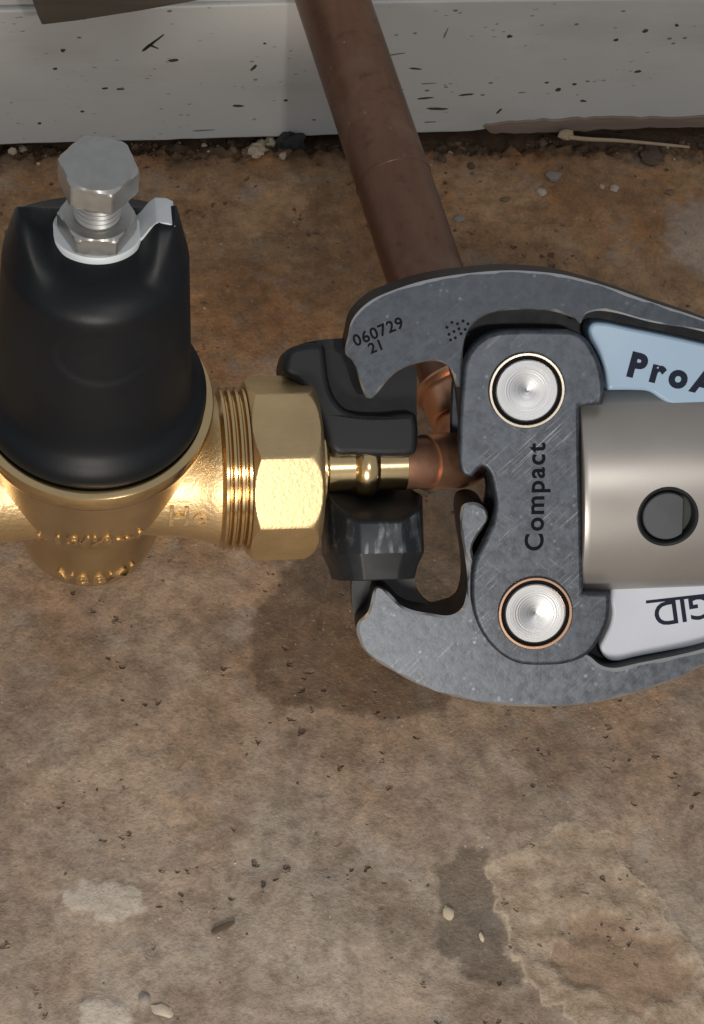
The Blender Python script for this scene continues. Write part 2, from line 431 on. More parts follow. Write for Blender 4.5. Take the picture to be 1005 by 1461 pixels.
c = k.mix(k.ramp(big, [(.56, 0), (.72, .45)]), c, (.44, .35, .26))
wet = mask('wet', 2.4)
c = k.mix(k.math('MULTIPLY', wet, .55), c, (.062, .04, .022))
c = k.mix(k.math('MULTIPLY', mask('darkp', 2.2), .7), c, (.115, .092, .068))
tan = k.mix(k.ramp(n2, [(.35, 0), (.65, 1)]), (.27, .195, .125), (.44, .355, .265))
c = k.mix(k.math('MULTIPLY', mask('chip', 1.2), .7), c, tan)
c = k.mix(k.math('MULTIPLY', mask('chip_in', 4.0), .8), c, k.mix(n1, (.20, .13, .08), (.31, .215, .15)))
c = k.mix(k.math('MULTIPLY', mask('pale', 1.2), .7), c, k.mix(n2, (.40, .36, .31), (.52, .48, .42)))
wv = k.n('VectorMath'); wv.operation = 'MULTIPLY_ADD'
cn = k.n('TexNoise'); cn.inputs['Scale'].default_value = 260; cn.inputs['Detail'].default_value = 3; k.l(k.co.outputs['Object'], cn.inputs['Vector'])
k.l(cn.outputs['Color'], wv.inputs[0]); wv.inputs[1].default_value = (.006, .006, .006); k.l(k.co.outputs['Object'], wv.inputs[2])
c = k.mix(k.math('MULTIPLY', mask('sand', 7.0), .45), c, (.45, .41, .36))
rim = k.ramp(k.math('MULTIPLY_ADD', k.attr('chip'), .1, .5), [(.48, 0), (.54, .5), (.64, 0)])
c = k.mix(rim, c, (.50, .42, .32))
pit = k.math('MULTIPLY', k.ramp(k.math('ADD', k.voro(190, wv.outputs[0]), k.math('MULTIPLY_ADD', n1, .5, -.25)), [(.08, 1), (.2, 0)]), k.ramp(k.noise(38, 2, .5, k.vec(loc=(7, 3, 0))), [(.50, 0), (.58, 1)]))
c = k.mix(k.math('MULTIPLY', pit, .7), c, (.06, .038, .024))
fl = k.math('MULTIPLY', k.ramp(k.voro(330, k.vec(loc=(.2, .4, 0))), [(.07, 1), (.14, 0)]), k.ramp(k.noise(55, 2, .5, k.vec(loc=(1, 9, 0))), [(.55, 0), (.62, 1)]))
c = k.mix(k.math('MULTIPLY', fl, .7), c, (.52, .47, .40))
c = k.mix(k.ramp(n3, [(.38, .4), (.50, 0)]), c, k.mix(.5, c, (.05, .035, .025)))
c = k.mix(k.ramp(n3, [(.60, 0), (.74, .35)]), c, (.50, .42, .34))
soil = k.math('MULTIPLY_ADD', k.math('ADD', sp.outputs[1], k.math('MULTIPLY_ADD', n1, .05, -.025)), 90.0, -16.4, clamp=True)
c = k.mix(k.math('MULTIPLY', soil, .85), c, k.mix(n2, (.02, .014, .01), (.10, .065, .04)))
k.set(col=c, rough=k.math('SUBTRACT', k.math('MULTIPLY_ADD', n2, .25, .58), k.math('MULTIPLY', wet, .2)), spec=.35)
h = k.math('ADD', k.math('MULTIPLY', n2, .7), k.math('MULTIPLY', n3, .35))
h = k.math('SUBTRACT', h, k.math('MULTIPLY', pit, .9))
k.bump(h, 1.0)
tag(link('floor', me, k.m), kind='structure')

# ------------------------------------------------------------------ boards along the back
BM = frame([(0.99940,0.00000,0.03451,-97.4000),(0.03451,0.00000,-0.99940,193.4000),(0.00000,1.00000,0.00000,0.0000)])
def board(name, poly, d0, d1, mat, label, cat, sharp=None, bev=.6, parent=None):
    V, F = [], []
    prism(V, F, poly, d0, d1)
    o = link(name, mesh(name, V, F, 30), mat, parent)
    if parent is None: o.matrix_world = BM
    bevel(o, bev); 
    if label: tag(o, label, cat)
    return o
random.seed(3)
low = [(-220, 1.2)] + [(-90+i*6, .2 + .5*random.random() + (1.0 if 175 < -90+i*6 else 0)) for i in range(50)] + [(330, 1.5)]
TOP = [(1.36,66.44),(60.03,67.03),(100.85,67.74),(170.03,67.53),(248.03,66.84)]
sk = board('skirting_board', low + [(330, TOP[4][1]+1.2)] + [TOP[4], TOP[3], TOP[2], TOP[1], TOP[0]] + [(-220, TOP[0][1]-1.0)], -16, 0, M['board'],
      'white painted timber board with dark scuffs standing along the back of the floor', 'board')
up = board('cladding_board', [(-220, TOP[0][1]-.2), TOP[0], TOP[2], TOP[4], (330, TOP[4][1]+2)], -20, -3, M['board'], None, None)
bpy.data.objects.remove(up)
y0, y1 = TOP[0][1]+.9, TOP[4][1]+.9
sl = (y1-y0)/(TOP[4][0]-TOP[0][0])
up = board('cladding_board', [(-220, y0-sl*120), (330, y1+sl*66), (330, y1+70), (-220, y0+70)], -18, -1.5, M['board'],
      'upper white board just above the thin dark joint line', 'board')
V, F = [], []
prism(V, F, [(-220, -12), (330, -12), (330, 130), (-220, 130)], -30, -21)
bk = link('backing_board', mesh('bk', V, F), M['gap']); bk.matrix_world = BM
tag(bk, 'dark backing seen in the gaps behind the white boards', 'backing')
# scuffs: thin flakes of dirt on the board face
SC = [(19.76,38.71),(51.71,48.68),(53.57,50.66),(53.16,48.64),(60.79,41.59),(89.32,36.91),(92.30,48.92),(22.37,47.48),(73.33,5.24),(85.27,17.73),(138.69,42.09),(148.20,34.74),(154.30,27.00),(154.17,19.32),(159.81,13.55),(169.76,20.63),(158.00,6.46),(180.13,49.99),(204.08,22.04),(209.66,24.81),(232.47,30.68),(220.28,47.17),(230.29,51.46),(241.51,53.96),(190.39,21.03),(183.62,11.55),(29.46,16.86),(14.33,11.24),(37.18,28.39),(102.45,20.04),(42.61,27.85),(156.52,51.99),(198.74,25.91),(214.88,15.70)]
SL = [(2.2,1.1,5),(9,1.2,50),(13,1.1,48),(5,1,-30),(5,1.4,5),(4.5,1.3,60),(1.5,1,0),(2,1.6,30),(11,.7,2),(5.5,1.2,-5),(13,.7,9),(6,.9,-8),(7,.7,3),(8,1,6),(9.5,1.3,-4),(7,1,4),(6,.8,2),(2.4,1.7,0),(2.6,2,0),(2,1.4,0),(3.3,1.5,5),(2.4,1.5,20),(2.6,1.6,25),(2.2,1.3,-40),(4,.6,4),(4,1,60),(2,1,0),(1.7,1.2,0),(3,1,5),(2,1.2,0),(4,1,0),(6,.7,80),(2,1,20),(3,1.2,-10)]
for (x, y), (L, w, a) in zip(SC, SL):
    n = 12; V = []; ph = random.random()*9
    L *= .52; w *= .62
    for side in (0, .05):
        for i in range(n):
            t = 2*math.pi*i/n; r = 1 + .35*noise.noise(Vector((math.cos(t)*1.5, math.sin(t)*1.5, ph)))
            V.append((math.cos(t)*L*.5*r*1.6, math.sin(t)*w*.5*r*1.6, side))
    F = [list(range(n, 2*n))] + [[i, (i+1) % n, n+(i+1) % n, n+i] for i in range(n)]
    o = link('scuff_mark', mesh('scuff', V, F), M['scuff'] if w > .5 else M['scuff_grey'], sk, place2d(x, y, .005, a))
# bare torn edge of the board, lower right
TE = spline([(178.77,4.13),(191.89,6.31),(208.09,6.84),(224.39,7.38),(243.98,6.26),(265.16,6.24),(280.37,6.06),(282.45,-1.07),(266.88,-0.07),(248.27,0.27),(226.00,0.36),(209.65,-0.55),(194.54,-0.34),(182.12,0.54)], 5)
TE = [(x, y + .9*noise.fractal(Vector((x*.35, 2.2, 0)), .8, 2, 4)) for x, y in TE]
V, F = [], []; prism(V, F, TE, .02, .9)
o = link('torn_edge', mesh('te', V, F, 30), M['raw_wood'], sk); bevel(o, .4); tag(o, 'bare torn wood edge low on the white board')
# dark timber offcut, top left
OC = [(11.23,103.01),(11.13,90.05),(12.66,84.15),(13.99,79.74),(25.29,81.35),(45.67,85.25),(63.31,89.21),(75.05,92.06),(73.91,107.86)]
V, F = [], []; prism(V, F, OC, 8, 20)
oc = link('timber_offcut', mesh('oc', V, F, 30), M['dark_wood']); oc.matrix_world = BM; bevel(oc, .5)
tag(oc, 'dark rough timber offcut leaning on the white boards at the top left', 'offcut')

# ------------------------------------------------------------------ grit, stones and straw on the floor
def lump(seed, sx, sy, sz, sub=2, amp=.35):
    bm = bmesh.new(); bmesh.ops.create_icosphere(bm, subdivisions=sub, radius=1)
    for v in bm.verts:
        d = 1 + amp*noise.fractal(v.co*1.2 + Vector((seed*3.1, seed, 0)), 1, 2, 3)
        v.co = Vector((v.co.x*d*sx*S, v.co.y*d*sy*S, v.co.z*d*sz*S))
    me = bpy.data.meshes.new('lump'); bm.to_mesh(me); bm.free()
    me.polygons.foreach_set('use_smooth', [True]*len(me.polygons)); me.set_sharp_from_angle(angle=math.radians(38))
    return me
stones = [
 ('stone', [(105.23,177.65)], 3.0, 2.6, 2.0, 'stone_grey', 'rounded grey stone half sunk in the brown dirt right of the pipe'),
 ('stone', [(99.75,170.23)], 2.0, 1.9, 1.3, 'stone_pale', 'small pale pebble touching the rounded grey stone'),
 ('stone', [(127.63,171.72)], 1.9, 1.7, 1.3, 'stone_pale', 'bright cream pebble below the straw stalk'),
 ('stone', [(122.84,172.10)], 1.1, 1.2, .9, 'stone_pale', 'tiny tan pebble left of the bright cream pebble'),
 ('stone', [(148.54,169.19)], 2.0, 1.3, 1.0, 'stone_brown', 'flat orange brown stone chip near the right edge'),
 ('stone', [(66.77,157.86)], 2.2, 1.7, 1.0, 'stone_grey', 'flat grey brown stone chip right beside the copper pipe'),
 ('stone', [(85.75,167.32)], 1.9, 1.2, .9, 'stone_brown', 'tan stone chip between the copper pipe and the rounded grey stone'),
 ('stone', [(145.31,187.80)], 4.0, 4.0, 2.0, 'debris', 'black clod of dirt under the straw stalk'),
 ('mortar_crumb', [(-3.29,193.80)], 4.4, 3.0, 3.4, 'mortar', 'largest cream mortar crumb against the foot of the white board'),
 ('mortar_crumb', [(-4.71,189.39)], 2.8, 2.3, 1.9, 'mortar', 'middle cream mortar crumb in front of the largest one'),
 ('mortar_crumb', [(5.39,189.36)], 2.0, 2.0, 1.6, 'mortar', 'small mortar crumb on the right of the crumb pile'),
 ('mortar_crumb', [(1.17,197.21)], 2.2, 1.8, 2.2, 'mortar', 'mortar crumb tucked behind the crumb pile beside the black clod'),
 ('moss_clod', [(8.80,195.13)], 5.2, 3.6, 6.0, 'gap', 'black green clod beside the cream mortar crumbs'),
 ('stone_flake', [(-59.08,-130.48)], 3.6, 1.8, .8, 'stone_pale', 'pale stone flake lying on the concrete at the bottom left'),
 ('stone_flake', [(-64.19,-126.43)], 1.8, 2.0, .8, 'stone_grey', 'brown stone flake touching the pale one'),
 ('stone_flake', [(26.99,-106.37)], 1.7, 2.3, .8, 'mortar', 'cream stone flake at the edge of the dark stain'),
 ('stone_flake', [(35.74,-114.79)], .7, 1.4, .6, 'mortar', 'tiny white flake lying in the dark stain'),
]
for i, (nm, pos, sx, sy, sz, mt, lab) in enumerate(stones):
    x, y = pos[0]
    o = link(nm, lump(i+2, sx, sy, sz, 3 if 'clod' in lab or 'mortar' in lab else 2, .75 if 'clod' in lab or 'mortar' in lab else .4), M[mt]); o.location = (x*S, y*S, (floor_z(x, y)+sz*.35)*S)
    o.rotation_euler.z = (-.35 if 'bottom left' in lab else random.random()*.5)
    tag(o, lab, 'stone' if nm != 'moss_clod' else 'clod', 'loose stones on the floor')
# dark splinter
x, y = [(-40.33,-107.45)][0]
V, F = [], []; prism(V, F, [(-3.9, -.3), (-3, -.7), (1, -.8), (3.8, -.1), (3.9, .4), (2, .8), (-2.5, .6)], 0, 1.1)
o = link('wood_splinter', mesh('spl', V, F), M['debris']); bevel(o, .2); o.location = (x*S, y*S, (floor_z(x, y)+.2)*S); o.rotation_euler.z = math.radians(20)
tag(o, 'short dark wood splinter lying on the grey concrete', 'splinter')
pts = [(113.21,193.38),(120.56,191.97),(131.25,190.90),(144.70,189.82),(159.24,188.38)]
path = [(p[0], p[1], 5 - abs(i-2)*.5) for i, p in enumerate(pts)]
path = spline(path, 5, closed=False)
o = link('straw_stalk', tube(path, lambda i: .9 - .02*i, 10), M['straw']); tag(o, 'pale dry straw stalk lying along the foot of the board', 'straw')
x, y = [(112.61,194.97)][0]
for j in range(1):
    o = link('bark_flake', lump(31, 3.2, 2.4, 1.6), M['straw']); o.location = (x*S, y*S, 3.5*S); tag(o, 'torn tan bark flake at the left end of the straw stalk', 'flake')
# crumbs nobody could count
V, F = [], []
bmx = bmesh.new(); bmesh.ops.create_icosphere(bmx, subdivisions=1, radius=1)
base = [v.co.copy() for v in bmx.verts]; bf = [[v.index for v in f.verts] for f in bmx.faces]; bmx.free()
def crumbs(name, count, gen, mats, label):
    V, F, mi = [], [], []
    for i in range(count):
        x, y, r = gen()
        z = floor_z(x, y); b = len(V)
        e = [r*random.uniform(.6, 1.3) for _ in range(3)]; ph = random.random()*20
        ca, sa = math.cos(ph), math.sin(ph)
        for v in base:
            d = 1 + .5*noise.noise(v*1.3 + Vector((ph, 0, 0)))
            a, bb = v.x*e[0]*d, v.y*e[1]*d
            V.append((x + a*ca - bb*sa, y + a*sa + bb*ca, z + (v.z*e[2]*d*.7 + r*.25)))
        for f in bf: F.append([b+q for q in f]); mi.append(i % len(mats))
    me = mesh(name, V, F)
    o = link(name, me, [M[m] for m in mats]); me.polygons.foreach_set('material_index', mi)
    tag(o, label, 'grit', kind='stuff')
random.seed(11)
def wall_spot():
    while True:
        x = random.uniform(-110, 190)
        if noise.noise(Vector((x*.06, 0, 4))) + .35 > random.random()*.9: break
    return x, 200 - abs(random.gauss(0, 6.5)), random.choice((.25, .4, .5, .7, .7, 1.6))
crumbs('dirt_crumbs', 380, wall_spot, ['debris', 'debris', 'debris', 'debris', 'stone_brown', 'debris', 'debris', 'stone_brown', 'debris', 'mortar'], 'dark crumbs and grit along the foot of the white board')
crumbs('fine_grit', 420, lambda: (random.uniform(-115, 185), 195 - random.random()**1.6*330, random.choice((.2, .25, .3, .45))), ['stone_pale', 'debris', 'stone_brown', 'debris'], 'fine grit scattered over the concrete')

# ------------------------------------------------------------------ copper pipe and elbow
ZP = 80.0
cp = empty('copper_pipe', Matrix.Translation((43.28*S, 13.9*S, 66*S)))
tag(cp, 'aged brown copper pipe running from the white board to the press fitting', 'pipe')
off = Matrix.Translation((-43.28*S, -13.9*S, -66*S))
P0, P1 = Vector((43.28, 13.9, 66)), Vector((14.2, 186.2, 80))
dirp = (P1-P0).normalized()
S0 = P0 + dirp*12
path = [S0 + dirp*(240*i/60) for i in range(61)]
link('pipe', tube(path, lambda i: 12.2, 64, caps=True), M['copper_old'], cp, off)
st = P0 + dirp*100
rg = link('solder_ring', tube([st + dirp*d for d in (-.6, -.3, .3, .6)], lambda i: (12.2, 12.45, 12.45, 12.2)[i], 64, caps=False), M['copper_old'], cp, off)
A = Vector((15.7, 0, ZP))
leg = [A + Vector((-3, 0, 0)), A + Vector((1, 0, 0)), A + Vector((6, .8, -.8)), A + Vector((11, 2.6, -3))]
link('tube', tube(spline([tuple(p) for p in leg], 6, closed=False), 7.4, 40), M['copper_dark'], cp, off)
bend = spline([tuple(A + Vector((6, .8, -.8))), tuple(A + Vector((11, 2.6, -3))), tuple(A + Vector((18, 6.5, -7.5))), tuple(P0 + dirp*6 + Vector((-1.5, 0, 0))), tuple(P0 + dirp*15), tuple(P0 + dirp*22)], 8, closed=False)
nb = len(bend)
def er(i):
    t = i/(nb-1)
    r = 8.2 + 5.2*ss(.25, .85, t)
    if t > .93: r += .4
    return r
el = link('elbow', tube(bend, er, 48), M['copper_new'], cp, off)
lip = P0 + dirp*22
link('socket_lip', tube([lip + dirp*d for d in (-1.4, -1, 0, 1, 1.4)], lambda i: (13.8, 14.8, 15.2, 14.8, 13.0)[i], 48), M['copper_new'], el)

# ------------------------------------------------------------------ the pressure regulator valve
XV = -75.0
VM = Matrix.Translation((XV*S, 0, ZP*S))
val = empty('pressure_regulator', VM)
tag(val, 'brass water pressure regulator with black bell cap and adjusting bolt', 'valve')
prof = [(8, -36.5), (14, -36), (17.5, -34), (19.6, -30), (20.6, -24), (21, -12), (21.3, -7), (21.6, -5.4), (22.6, -4.4), (23.4, -3), (25, 3), (27, 12), (28.8, 20), (30, 26), (30.6, 29)]
body = link('body', lathe(prof, 'Z', 128), M['brass_smooth'], val)
prof = [(29.5, 29), (31.2, 29.6), (32.2, 31), (32.65, 33), (32.65, 35.4), (32.3, 36.6), (31.4, 37.2), (30.2, 37.3), (29.8, 36.6), (20, 36.5)]
link('flange', lathe(prof, 'Z', 160), M['brass_turned'], val)
# the two necks on the pipe axis (X): right and left
for sgn in (1, -1):
    prof = [(17.5, sgn*6), (18.2, sgn*16), (18.9, sgn*24), (19.6, sgn*28.5), (20.6, sgn*32), (21.6, sgn*34.5), (21.6, sgn*36)]
    link('neck', lathe(prof, 'X', 112), M['brass_cast'], body)
    pr = [(21.2, 35.2), (22.0, 35.6)]
    for i in range(5):
        a = 36.8 + i*2.15
        pr += [(23.3, a-.35), (23.3, a+.35), (21.7, a+.95), (21.7, a+1.25)]
    link('thread', lathe([(r, sgn*a) for r, a in pr], 'X', 128, smooth=25), M['brass_turned'], val)
    nut = []
    for a in [44.0 + q for q in (0, .2, .4, .6, .8, 1.0, 1.2, 1.4, 1.6, 3, 5, 7, 9, 11, 13, 15)] + [59.2 + .25*q for q in range(1, 21)]:
        t0, t1 = a-44.0, 64.2-a
        rc = 26.5
        if t1 < 5: rc = min(rc, 20.8 + 5.7*math.sqrt(max(0, 1-((5-t1)/5)**2)))
        if t0 < 1.6: rc = min(rc, 24.6 + 1.9*t0/1.6)
        nut.append((rc, sgn*a))
    cdir = math.atan2(.8506, -.5259)
    link('union_nut', lathe([(21.5, sgn*43.95)] + nut + [(12, sgn*64.3)], 'X', 256, rad=polyrad(8, 26.5*math.cos(math.pi/8)*1.005, cdir - math.radians(4)), smooth=22), M['brass_nut'], val)
    pr = [(10, 63.6), (11.5, 64), (11.5, 66.2), (10.6, 67), (7.6, 67.6), (7.5, 73), (7.5, 75.0), (8.0, 75.6), (9.0, 76.8), (9.3, 78.6), (9.0, 80.4), (8.0, 81.6), (7.5, 82.2), (7.5, 90.3), (7.2, 90.7), (6.6, 90.7)]
    if sgn == 1: link('tail_tube', lathe([(r, sgn*a) for r, a in pr], 'X', 96), M['brass_turned'], val)
# embossed marks, wrapped round the brass
def wrap_z(me, zc, rfun, ang0, sag=0.0):            # letters round the vertical axis; ang0 from the front (-Y)
    for v in me.vertices:
        x, y, z = v.co.x/S, v.co.y/S, v.co.z/S
        a = x/rfun(zc)
        zz = zc + y - sag*a*a; r = rfun(zz) + z
        th = -math.pi/2 + ang0 + a
        v.co = Vector((r*math.cos(th)*S, r*math.sin(th)*S, zz*S))
def interp(prof, z):
    for (r0, z0), (r1, z1) in zip(prof, prof[1:]):
        if z0 <= z <= z1: return r0 + (r1-r0)*(z-z0)/(z1-z0)
    return prof[-1][0]
bp = [(8, -36.5), (14, -36), (17.5, -34), (19.6, -30), (20.6, -24), (21, -12), (21.3, -7), (23.4, -3), (25, 3), (27, 12), (28.8, 20), (30, 26), (30.6, 29)]
def emboss(s, size, zc, ang, ext=.55, bold=.12, spacing=1.15, sag=0.0):
    me = text_mesh(s, size, ext, bold, spacing); wrap_z(me, zc, lambda z: interp(bp, z), ang, sag)
    link('embossed_mark', me, M['brass_cast'], body)
emboss('W. 15/½--1 1B', 8.6, 5.0, math.radians(2), .6, .22, 1.02, 20)
emboss('VBBX/', 7.4, -25.5, math.radians(4), .6, .2)
me = text_mesh('He', 8.6, 1.1, .12, 1.15)
ca = math.radians(-38)
for v in me.vertices:                        # wrapped round the neck
    x, y, z = v.co.x/S, v.co.y/S, v.co.z/S
    r = 19.1 + .11*max(0, x) + z
    th = math.atan2(.8506, -.5259) - ca*-1*-1 + 0
    th = cdir + math.radians(43) - y/19.0
    v.co = Vector(((26.0 + x)*S, r*math.cos(th)*S, r*math.sin(th)*S))
link('embossed_mark', me, M['brass_cast'], body)

# black bell cap
outer = [(28.2, 37.0), (29.3, 37.4), (30.1, 38.6), (30.4, 40.4), (30.3, 42.2), (29.6, 44.0), (28.4, 45.6), (27.2, 47), (26.3, 49), (25.7, 52), (25.4, 56)] + [(25.3-.066*(zz-58), zz) for zz in range(58, 97)] + [(22.7, 97)]
tops = [22.5, 22.2, 21.8, 21.3, 20.8, 20.2, 19.6, 19, 18.4, 17.8, 17.2, 16.6, 16, 15.4, 14.8, 14.2, 13.6, 13, 12.4, 11.8, 11.2, 10.6, 10, 9.2, 8]
def cap_post(p, th, r):
    x, y, z = p
    if z > 97.01:
        zb = 97 + 8.0*math.sqrt(max(0, 1-((r-8)/14.7)**2.2))
        ear = min(114.0, 97 + (22.7-r)*4.4)
        t = ss(9.2, 14.4, x)*ss(-15, -5, y) if x > 0 else ss(7.5, 17, -x)*ss(-18, -2, y)
        z = zb + t*(ear-zb)
    if y > 1: z = min(z, 114.5 - 1.45*(y-1) + .02*(y-1)**2) if z > 80 else z
    if y < 0 and 70 < z < 100:               # shallow oval thumb mark on the front of the bell
        e = math.hypot((x-1.5)/12.5, (z-85.5)/9.5)
        y += .45*ss(1.08, .9, e)
    return (x, y, z)
prof = outer + [(r, 97.5) for r in tops]
capo = link('bell_cap', lathe(prof, 'Z', 200, smooth=40, post=cap_post), M['black_plastic'], val)
# white liner under the lock nut
link('white_washer', lathe([(9.6, 103.6), (10.5, 104.0), (10.7, 104.8), (10.6, 106.4), (10.2, 106.9), (6, 107)], 'Z', 72, post=lambda p, th, r: (p[0]*1.04, p[1]*.86, p[2])), M['white_plastic'], val)
V, F = [], []
N = 14
for i in range(N+1):                         # curved white strip lining the right-hand ear
    t = i/N; y = 7.5 - 8*t
    for (x, z) in ((9.0, 105.6), (11.0, 109.2), (12.4, 112.6), (14.0, 115.2), (16.6, 115.7), (18.4, 115.0), (18.2, 114.2), (16.4, 114.8), (14.4, 114.2), (13.0, 111.8), (11.4, 108.4), (9.4, 104.8)):
        V.append((x, y - .25*(x-9), z))
for i in range(N):
    for j in range(12): F.append([i*12+j, i*12+(j+1) % 12, (i+1)*12+(j+1) % 12, (i+1)*12+j])
F.append(list(range(12))[::-1]); F.append([N*12+j for j in range(12)])
wl = link('white_liner', mesh('liner', V, F, 70), M['white_plastic'], val); bevel(wl, .25, 2); wl.location = (-.2*S, -2.2*S, -1.3*S)
def hexnut(name, ap, z0, z1, deg, rhole, parent):
    pr = []
    rm = ap/math.cos(math.pi/6)
    for i in range(15):
        a = i/14; z = z0 + (z1-z0)*a
        d0, d1 = z-z0, z1-z
        pr.append((min(rm, ap*.985 + d0*1.7, ap*.985 + d1*1.7), z))
    pr += ([(rhole, z1)] if rhole else [(ap*.6, z1), (.5, z1+.05)])
    return link(name, lathe(pr, 'Z', 144, rad=polyrad(6, ap, math.radians(deg)), smooth=24), M['bolt'], parent)
hexnut('lock_nut', 8.3, 107.0, 113.0, -4, 6.2, val)
bolt = empty('adjusting_bolt'); bolt.parent = val
hexnut('bolt_head', 8.35, 122.6, 130.6, -14, 0, bolt)
pr = [(4.9, 106)]
z = 107.0
while z < 122.2:
    pr += [(5.65, z), (5.65, z+.3), (5.0, z+.85), (5.0, z+1.05)]; z += 1.6
link('bolt_thread', lathe(pr + [(4.9, 122.7)], 'Z', 64, smooth=20), M['bolt'], bolt)

# ------------------------------------------------------------------ press ring (two black jaws round the tube)
RM = frame([(1.00000,-0.00000,0.00000,5.6000),(0.00000,0.85057,-0.52586,0.0000),(0.00000,0.52586,0.85057,80.0000)])
ring = empty('press_ring', RM); tag(ring, 'black steel press ring clamped round the brass tube', 'press ring')
UB = spline([(-24.51,30.90),(-23.21,33.49),(-20.94,34.66),(-15.21,35.97),(-4.99,36.40),(7.28,34.57),(12.88,28.79),(13.33,16.59),(12.95,4.42),(11.65,2.62),(-6.02,2.87),(-10.11,2.98),(-12.89,5.47),(-14.89,13.18),(-17.77,18.89),(-20.87,23.99),(-24.83,27.08)], 5)
UF = spline([(-25.70,30.26),(-24.41,33.03),(-21.16,34.36),(-16.11,34.87),(-14.12,34.04),(-13.47,28.84),(-12.82,23.63),(-11.34,19.41),(-8.80,16.35),(-5.00,14.87),(2.50,14.30),(11.29,14.50),(12.05,12.88),(11.77,3.83),(10.50,2.46),(-7.00,2.71),(-11.44,3.02),(-13.79,5.48),(-15.59,12.31),(-18.43,18.36),(-21.69,23.61),(-25.61,26.68)], 5)
V, F = [], []
prism(V, F, UB, -14, 3.0)
rounded_prism(V, F, UF, 3.0, 10.0, 2.0, 5, bottom=False)
us = link('upper_jaw', mesh('us', V, F, 35), M['oxide'], ring)
foot = [(-15.14,-19.02),(-15.14,-19.22)]
fp = [(-13.2, -14), (-13.6, 2), (-12.6, 7), (-9.5, 11.2), (-6, 13.2), (6.2, 13.4), (8.6, 12.0), (12.6, 9), (14.0, 4), (14.0, -14)]
V, F = [], []; n = len(fp)
ring1 = lambda v, k, dy: [(x*k, (v(h) if callable(v) else v) + dy, h*(k if h > 0 else 1)) for x, h in fp]
topv = lambda h: -6.8 - max(0, h-1)*.76
for rr in (ring1(topv, .955, .35), ring1(topv, 1.0, -.5), ring1(-25.5, 1.0, 0), ring1(-29.5, .86, 0), ring1(-33, .80, 0)): V += rr
for i in range(4):
    for j in range(n): F.append([i*n+j, i*n+(j+1) % n, (i+1)*n+(j+1) % n, (i+1)*n+j])
F.append(list(range(n))); F.append([4*n+j for j in range(n)])
lo = link('lower_jaw', mesh('lo', V, F, 30), [M['oxide_rub'], M['oxide']], ring)
for p in lo.data.polygons:
    if p.normal.y > .3 or p.center.y < -.0255: p.material_index = 1
bevel(lo, 1.3, 3, ang=18)
V, F = [], []; prism(V, F, [(-10, -30), (10, -30), (10, 22), (-10, 22)], -19, -13.5)
hg = link('hinge_block', mesh('hg', V, F), M['oxide'], ring); bevel(hg, 1.5, 3)

# ------------------------------------------------------------------ the press tool
TM = frame([(0.99314,-0.02971,-0.11310,5.6000),(-0.05705,0.72116,-0.69042,0.0000),(0.10207,0.69214,0.71451,80.0000)])
tool = empty('press_tool', TM); tag(tool, 'grey press tool with curved jaw arms and cylindrical ram housing', 'press tool')
HA, HR, HC = 9.5, -2.0, -10.0               # arm face, recess floor, back of the arms
def steel_face(o, ed):                       # ground faces, bare worn edges, black oxide on the sides
    es = set(ed)
    for p in o.data.polygons: p.material_index = 1 if p.index in es else (0 if p.normal.z > .9 and p.center.z > HA*S*.9 else 2)
# upper arm
face = [(-6.09,39.12),(-5.42,42.06),(-3.98,44.57),(-1.77,46.86),(1.22,48.93),(6.57,51.11),(14.46,53.41),(22.34,54.73),(32.18,55.61),(40.24,55.75),(47.92,55.12),(54.42,54.14),(61.72,52.15),(68.85,49.77),(79.57,45.69),(94.14,40.48),(113.65,32.49),(113.71,29.29),(94.18,36.90),(79.60,39.95),(68.85,43.06),(63.69,43.62),(60.91,42.72),(59.32,40.20),(57.94,41.63),(52.20,43.78),(43.70,44.64),(35.00,44.13),(30.03,41.92),(27.21,38.06),(26.15,33.13),(26.07,27.76),(26.01,23.37),(24.03,23.44),(23.28,26.66),(21.93,29.29),(19.19,30.78),(16.22,30.87),(12.45,30.20),(8.66,28.93),(5.65,26.84),(3.22,24.13),(1.38,21.99),(-0.03,20.84),(-1.21,21.08),(-2.35,23.12),(-3.27,26.14),(-3.98,29.15),(-5.10,31.77),(-7.01,34.01)]
core = [(118.51,29.73),(119.03,-1.16),(68.93,0.58),(56.46,1.02),(39.89,1.59),(27.61,10.37)]
UFace = spline(face, 5, sharp=(16, 17, 24, 33, 34))
V, F = [], []
outl = [(24.86,25.81),(24.42,23.42),(23.49,27.05),(21.93,29.29),(19.19,30.78),(16.22,30.87),(12.45,30.20),(8.66,28.93),(5.65,26.84),(3.22,24.13),(1.38,21.99),(-0.03,20.84),(-1.21,21.08),(-2.35,23.12),(-3.27,26.14),(-3.98,29.15),(-5.10,31.77),(-7.01,34.01),(-6.09,39.12),(-5.42,42.06),(-3.98,44.57),(-1.77,46.86),(1.22,48.93),(6.57,51.11),(14.46,53.41),(22.34,54.73),(32.18,55.61),(40.24,55.75),(47.92,55.12),(54.42,54.14),(61.72,52.15),(68.85,49.77),(79.57,45.69),(94.14,40.48),(113.65,32.49),(114.15,2.59),(65.66,4.28),(37.56,5.26),(26.41,9.69)]
UCore = spline(outl, 5, sharp=(0, 32, 33, 34, 35, 36, 37, 38))
ed = rounded_prism(V, F, UFace, HR, HA, .55, 1, bottom=False, wear=.9)
prism(V, F, UCore, HC, HR)
ua = link('jaw_arm', mesh('ua', V, F, 35), [M['gun'], M['edge'], M['oxide']], tool); steel_face(ua, ed)
